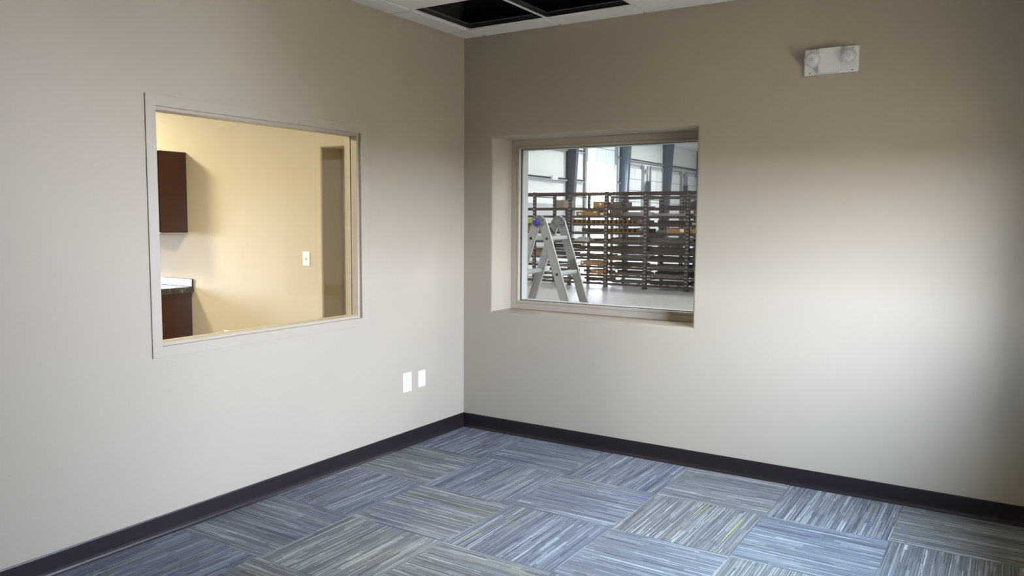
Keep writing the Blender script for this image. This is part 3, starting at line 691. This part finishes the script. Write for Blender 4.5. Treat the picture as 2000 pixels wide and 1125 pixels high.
def carton(x0, x1, z, h, label, m='cardboard', y=YF+.045, dep=.3, lab=None, name='cardboard_box'):
    r_ = empty(name, ((x0+x1)/2, y, z+.0005)); tag(r_, label, 'box'); w2 = (x1-x0)/2
    MB().box(-w2, w2, 0, dep, 0, h-.003).build('body', m, r_, bevel=.003)
    k = MB().box(-w2, w2, 0, dep/2-.002, h-.003, h); k.box(-w2, w2, dep/2+.002, dep, h-.003, h); k.build('top_flaps', m, r_)
    MB().box(-.025, .025, -.001, 0, h*.55, h-.003).build('tape', 'plank', r_)
    if lab: MB().box(lab[0], lab[1], -.0015, 0, lab[2], lab[3]).build('paper_label', 'paper', r_)
carton(-4.96, -4.66, 1.85, .15, 'tan cardboard box with white label on the highest loaded level', lab=(.02, .07, .06, .11))
carton(-5.16, -4.81, 1.665, .16, 'large tan cardboard box with hand hole directly below the highest box', lab=(.05, .12, .07, .10))
carton(-5.40, -5.18, 1.665, .095, 'low tan cardboard box left of the large hand hole box', lab=(-.04, .03, .02, .06))
carton(-4.79, -4.66, 1.665, .075, 'flat tan box with a pale label right of the large hand hole box', lab=(-.03, .04, .02, .06))
carton(-5.27, -5.145, .495, .105, 'tan box with pale label, left of three in the low row', lab=(-.03, .03, .04, .08))
carton(-5.14, -4.835, .495, .12, 'wide tan box, middle of three in the low row')
carton(-4.83, -4.66, .495, .115, 'plain tan box, right of three in the low row')
carton(-4.98, -4.66, .296, .115, 'tan box alone on the level below the row of three', lab=(-.02, .01, .04, .07))
carton(-3.11, -2.70, 1.28, .125, 'long tan box with white labels in the right bay', lab=(.10, .19, .03, .10))
carton(-2.56, -2.28, 1.28, .14, 'tan box at the right edge of the warehouse window')
carton(-4.53, -4.41, 1.85, .135, 'dark grey carton beside the highest tan box', 'dkbox', dep=.4)
carton(-4.53, -4.41, 1.665, .15, 'dark grey carton one level below the other dark carton', 'dkbox', dep=.4)
carton(-6.86, -6.58, 1.28, .15, 'orange brown box at the left edge behind the ladder hinge', 'cardboard2')
carton(-6.48, -6.18, 1.28, .135, 'orange brown box seen between the ladder rails at the top', 'cardboard2')
carton(-6.14, -5.80, 1.28, .14, 'brown box seen between the two ladder hinges', 'cardboard')
carton(-6.49, -6.20, .69, .15, 'reddish brown box seen through the ladder below the top step', 'cardboard2')
r_ = empty('yellow_tote', (-6.74, YF+.065, 1.4755)); tag(r_, 'yellow plastic tote left of the blue ladder knob', 'tote')
k = MB().rings([[(-.10, 0, 0), (.10, 0, 0), (.10, .3, 0), (-.10, .3, 0)], [(-.12, -.01, .10), (.12, -.01, .10), (.12, .31, .10), (-.12, .31, .10)], [(-.112, 0, .10), (.112, 0, .10), (.112, .30, .10), (-.112, .30, .10)], [(-.094, .008, .01), (.094, .008, .01), (.094, .292, .01), (-.094, .292, .01)]])
k.quad([(-.10, 0, 0), (.10, 0, 0), (.10, .3, 0), (-.10, .3, 0)]).quad([(-.094, .008, .01), (.094, .008, .01), (.094, .292, .01), (-.094, .292, .01)])
k.build('body', 'yellow', r_); MB().box(-.125, .125, -.015, .315, .10, .112).build('rim', 'yellow', r_)
r_ = empty('plank_bundle', (-5.87, YF+.1, 1.8505)); tag(r_, 'bundle of short weathered planks standing on the rack behind the ladder', 'planks')
for q in range(5): MB().box(-.10+q*.042, -.062+q*.042, 0, .5, 0, .19-.012*(q % 3)).build('plank', 'plank', r_)
# rows of open fronted bins
ORD = 'first second third fourth fifth sixth seventh eighth ninth tenth eleventh'.split()
def bins(x0, n, pitch, z, label, group):
    w2, h, dp, t = pitch/2-.004, .098, .35, .008
    for q in range(n):
        k = MB().box(-w2, w2, 0, dp, 0, t); k.box(-w2, w2, 0, dp, h-t, h); k.box(-w2, -w2+t, 0, dp, t, h-t); k.box(w2-t, w2, 0, dp, t, h-t); k.box(-w2+t, w2-t, dp-t, dp, t, h-t)
        o = k.build('parts_bin', 'cardboard'); o.location = (x0+pitch*(q+.5), YF+.045, z+.0005); tag(o, label.replace('bin', ORD[q]+' bin', 1), 'bin', group)
bins(-4.535, 6, .117, 1.475, 'open fronted cardboard bin from the left in the upper row of the middle bay', 'upper row of cardboard bins in the middle bay')
bins(-4.535, 6, .117, 1.28, 'open fronted cardboard bin from the left in the lower row of the middle bay', 'lower row of cardboard bins in the middle bay')
bins(-5.50, 7, .124, 1.475, 'open fronted cardboard bin from the left in the bay right of the ladder', 'row of cardboard bins right of the ladder')
carton(-3.82, -3.662, 1.475, .11, 'dark grey carton right of the upper row of bins', 'dkbox')
carton(-3.82, -3.662, 1.28, .11, 'dark grey carton right of the lower row of bins', 'dkbox')
# grey sheet wrapped part
k = MB()
for q in range(7): k.box(-.26+q*.02, .2-q*.012, .02*q, .3-.01*q, .014*q, .014*(q+1))
o = k.build('wrapped_sheets', 'palebar'); o.location = (-5.235, YF+.045, 1.0605); tag(o, 'stack of pale wrapped sheets right of the upper ladder rail', 'sheets')
# dark pieces on the second rack
for q in range(8):
    z = (1.9, 1.5, 1.1, .7)[q % 4]
    x = -5.85+(q//2)*1.0+.46*(q % 2); carton(x, x+.30+.05*(q % 2), z, .16+.05*(q % 2), 'dark carton on the second rack, %s from its left end' % ('first second third fourth fifth sixth seventh eighth ninth'.split()[q]), 'dkbox', y=15.06, dep=.5)

# ------------------------------------------------------------------ articulated ladder
lad = empty('folding_ladder', (0.056, 1.0, 0), math.radians(7.5)); tag(lad, 'aluminium folding ladder with a blue hinge knob beyond the warehouse window', 'ladder')
HZ, SL = 1.548, .317; cs = math.cos(math.atan(SL)); sn = math.sin(math.atan(SL)); LEN = HZ/cs
WV = .46
def rail(sgn, v, mname='alu'):
    # a C channel rail: wide web facing out, with flanges, rounded head around the hinge
    off = .028*sgn
    def P(a, l, t): return (off + sgn*(sn*l) + a*cs*1.0, v+t, HZ - cs*l + a*sn*sgn*-1*-1 if False else HZ - cs*l + sgn*a*sn)
    hw_, th = .036, .028; b = MB()
    out = -1 if v < WV/2 else 1
    t0, t1 = (0, .004) if out < 0 else (th-.004, th)
    pts = [P(hw_, LEN-.02, 0), P(-hw_, LEN-.02, 0), P(-hw_, 0, 0)] + [P(-hw_*math.cos(q*PI/10)*1.0, -hw_*1.25*math.sin(q*PI/10), 0) for q in range(1, 10)] + [P(hw_, 0, 0)]
    b.prism([(x, y+t0, z) for x, y, z in pts], (0, t1-t0, 0))
    for a0, a1 in ((-hw_, -hw_+.005), (hw_-.005, hw_)):
        q = [P(a0, 0, 0), P(a1, 0, 0), P(a1, LEN-.02, 0), P(a0, LEN-.02, 0)]; b.prism(q, (0, th, 0))
    o = b.build('rail', mname, lad)
    foot = MB(); q = [P(-hw_-.004, LEN-.07, -.004), P(hw_+.004, LEN-.07, -.004), P(hw_+.004, LEN-.004, -.004), P(-hw_-.004, LEN-.004, -.004)]
    foot.prism(q, (0, th+.008, 0)); foot.build('rubber_foot', 'bolt', lad)
    ff = -.0015 if out < 0 else th+.0015
    for zz in (1.405, 1.105, .805, .505, .205):
        l = (HZ-zz)/cs; c = P(0, l, 0); fo = -.004 if out < 0 else th+.004
        MB().cyl((c[0], c[1]+(0 if out < 0 else th), c[2]), (c[0], c[1]+fo, c[2]), .012, n=12).build('rung_bolt', 'bolt', o)
    return o
for sgn in (-1, 1):
    for v in (0, WV-.028): rail(sgn, v)
    for zz in (1.405, 1.105, .805, .505, .205):
        l = (HZ-zz)/cs; xc = .028*sgn + sgn*sn*l
        prof = [(-.026, .010), (-.020, .018), (.020, .018), (.026, .010), (.026, -.008), (.016, -.018), (-.016, -.018), (-.026, -.008)]
        k = MB().prism([(xc+a, .028, zz+c) for a, c in prof], (0, WV-.056, 0))
        k.box(xc-.022, xc-.016, .03, WV-.03, zz+.018, zz+.021); k.box(xc-.003, xc+.003, .03, WV-.03, zz+.018, zz+.021); k.box(xc+.016, xc+.022, .03, WV-.03, zz+.018, zz+.021)
        k.build('rung', 'alu', lad)
for v, out in ((-.004, -1), (WV-.022, -1)):
    hg = MB().lathe((0, v+.004, HZ), (0, -1, 0), [(.055, -.012), (.055, .010), (.050, .012)], 32).build('hinge_disc', 'alud', lad, smooth=True)
    for q in range(6):
        a = q*PI/3+.3; MB().cyl((.04*math.cos(a), v-.008, HZ+.04*math.sin(a)), (.04*math.cos(a), v-.012, HZ+.04*math.sin(a)), .005, n=8).build('rivet', 'bolt', hg)
MB().lathe((-.012, -.012, HZ-.008), (0, -1, 0), [(.030, 0), (.031, .012), (.027, .018), (.027, .040), (.022, .046)], 24).build('hinge_knob', 'blue', lad, smooth=True)
MB().lathe((0, WV-.05, HZ), (0, -1, 0), [(.020, -.03), (.020, .02), (.012, .022)], 16).build('hinge_lock', 'alud', lad, smooth=True)
MB().prism([(-.075, WV-.03, HZ-.06), (-.068, WV-.03, HZ-.052), (-.028, WV-.03, HZ-.105), (-.035, WV-.03, HZ-.112)], (0, -.02, 0)).build('hinge_strut', 'bolt', lad)
# sticker on the far front rail
l = (HZ-1.20)/cs; xc = .028+sn*l
k = MB(); pts = [(xc-.026+sn*d, WV-.029, 1.20-cs*d+a*.0) for d, a in ((0, 0),)]
k.prism([(xc-.024, WV-.0295, 1.205), (xc+.024, WV-.0295, 1.220), (xc+.024+.03, WV-.0295, 1.120), (xc-.024+.03, WV-.0295, 1.105)], (0, .0008, 0)); k.build('sticker', 'sticker', lad)
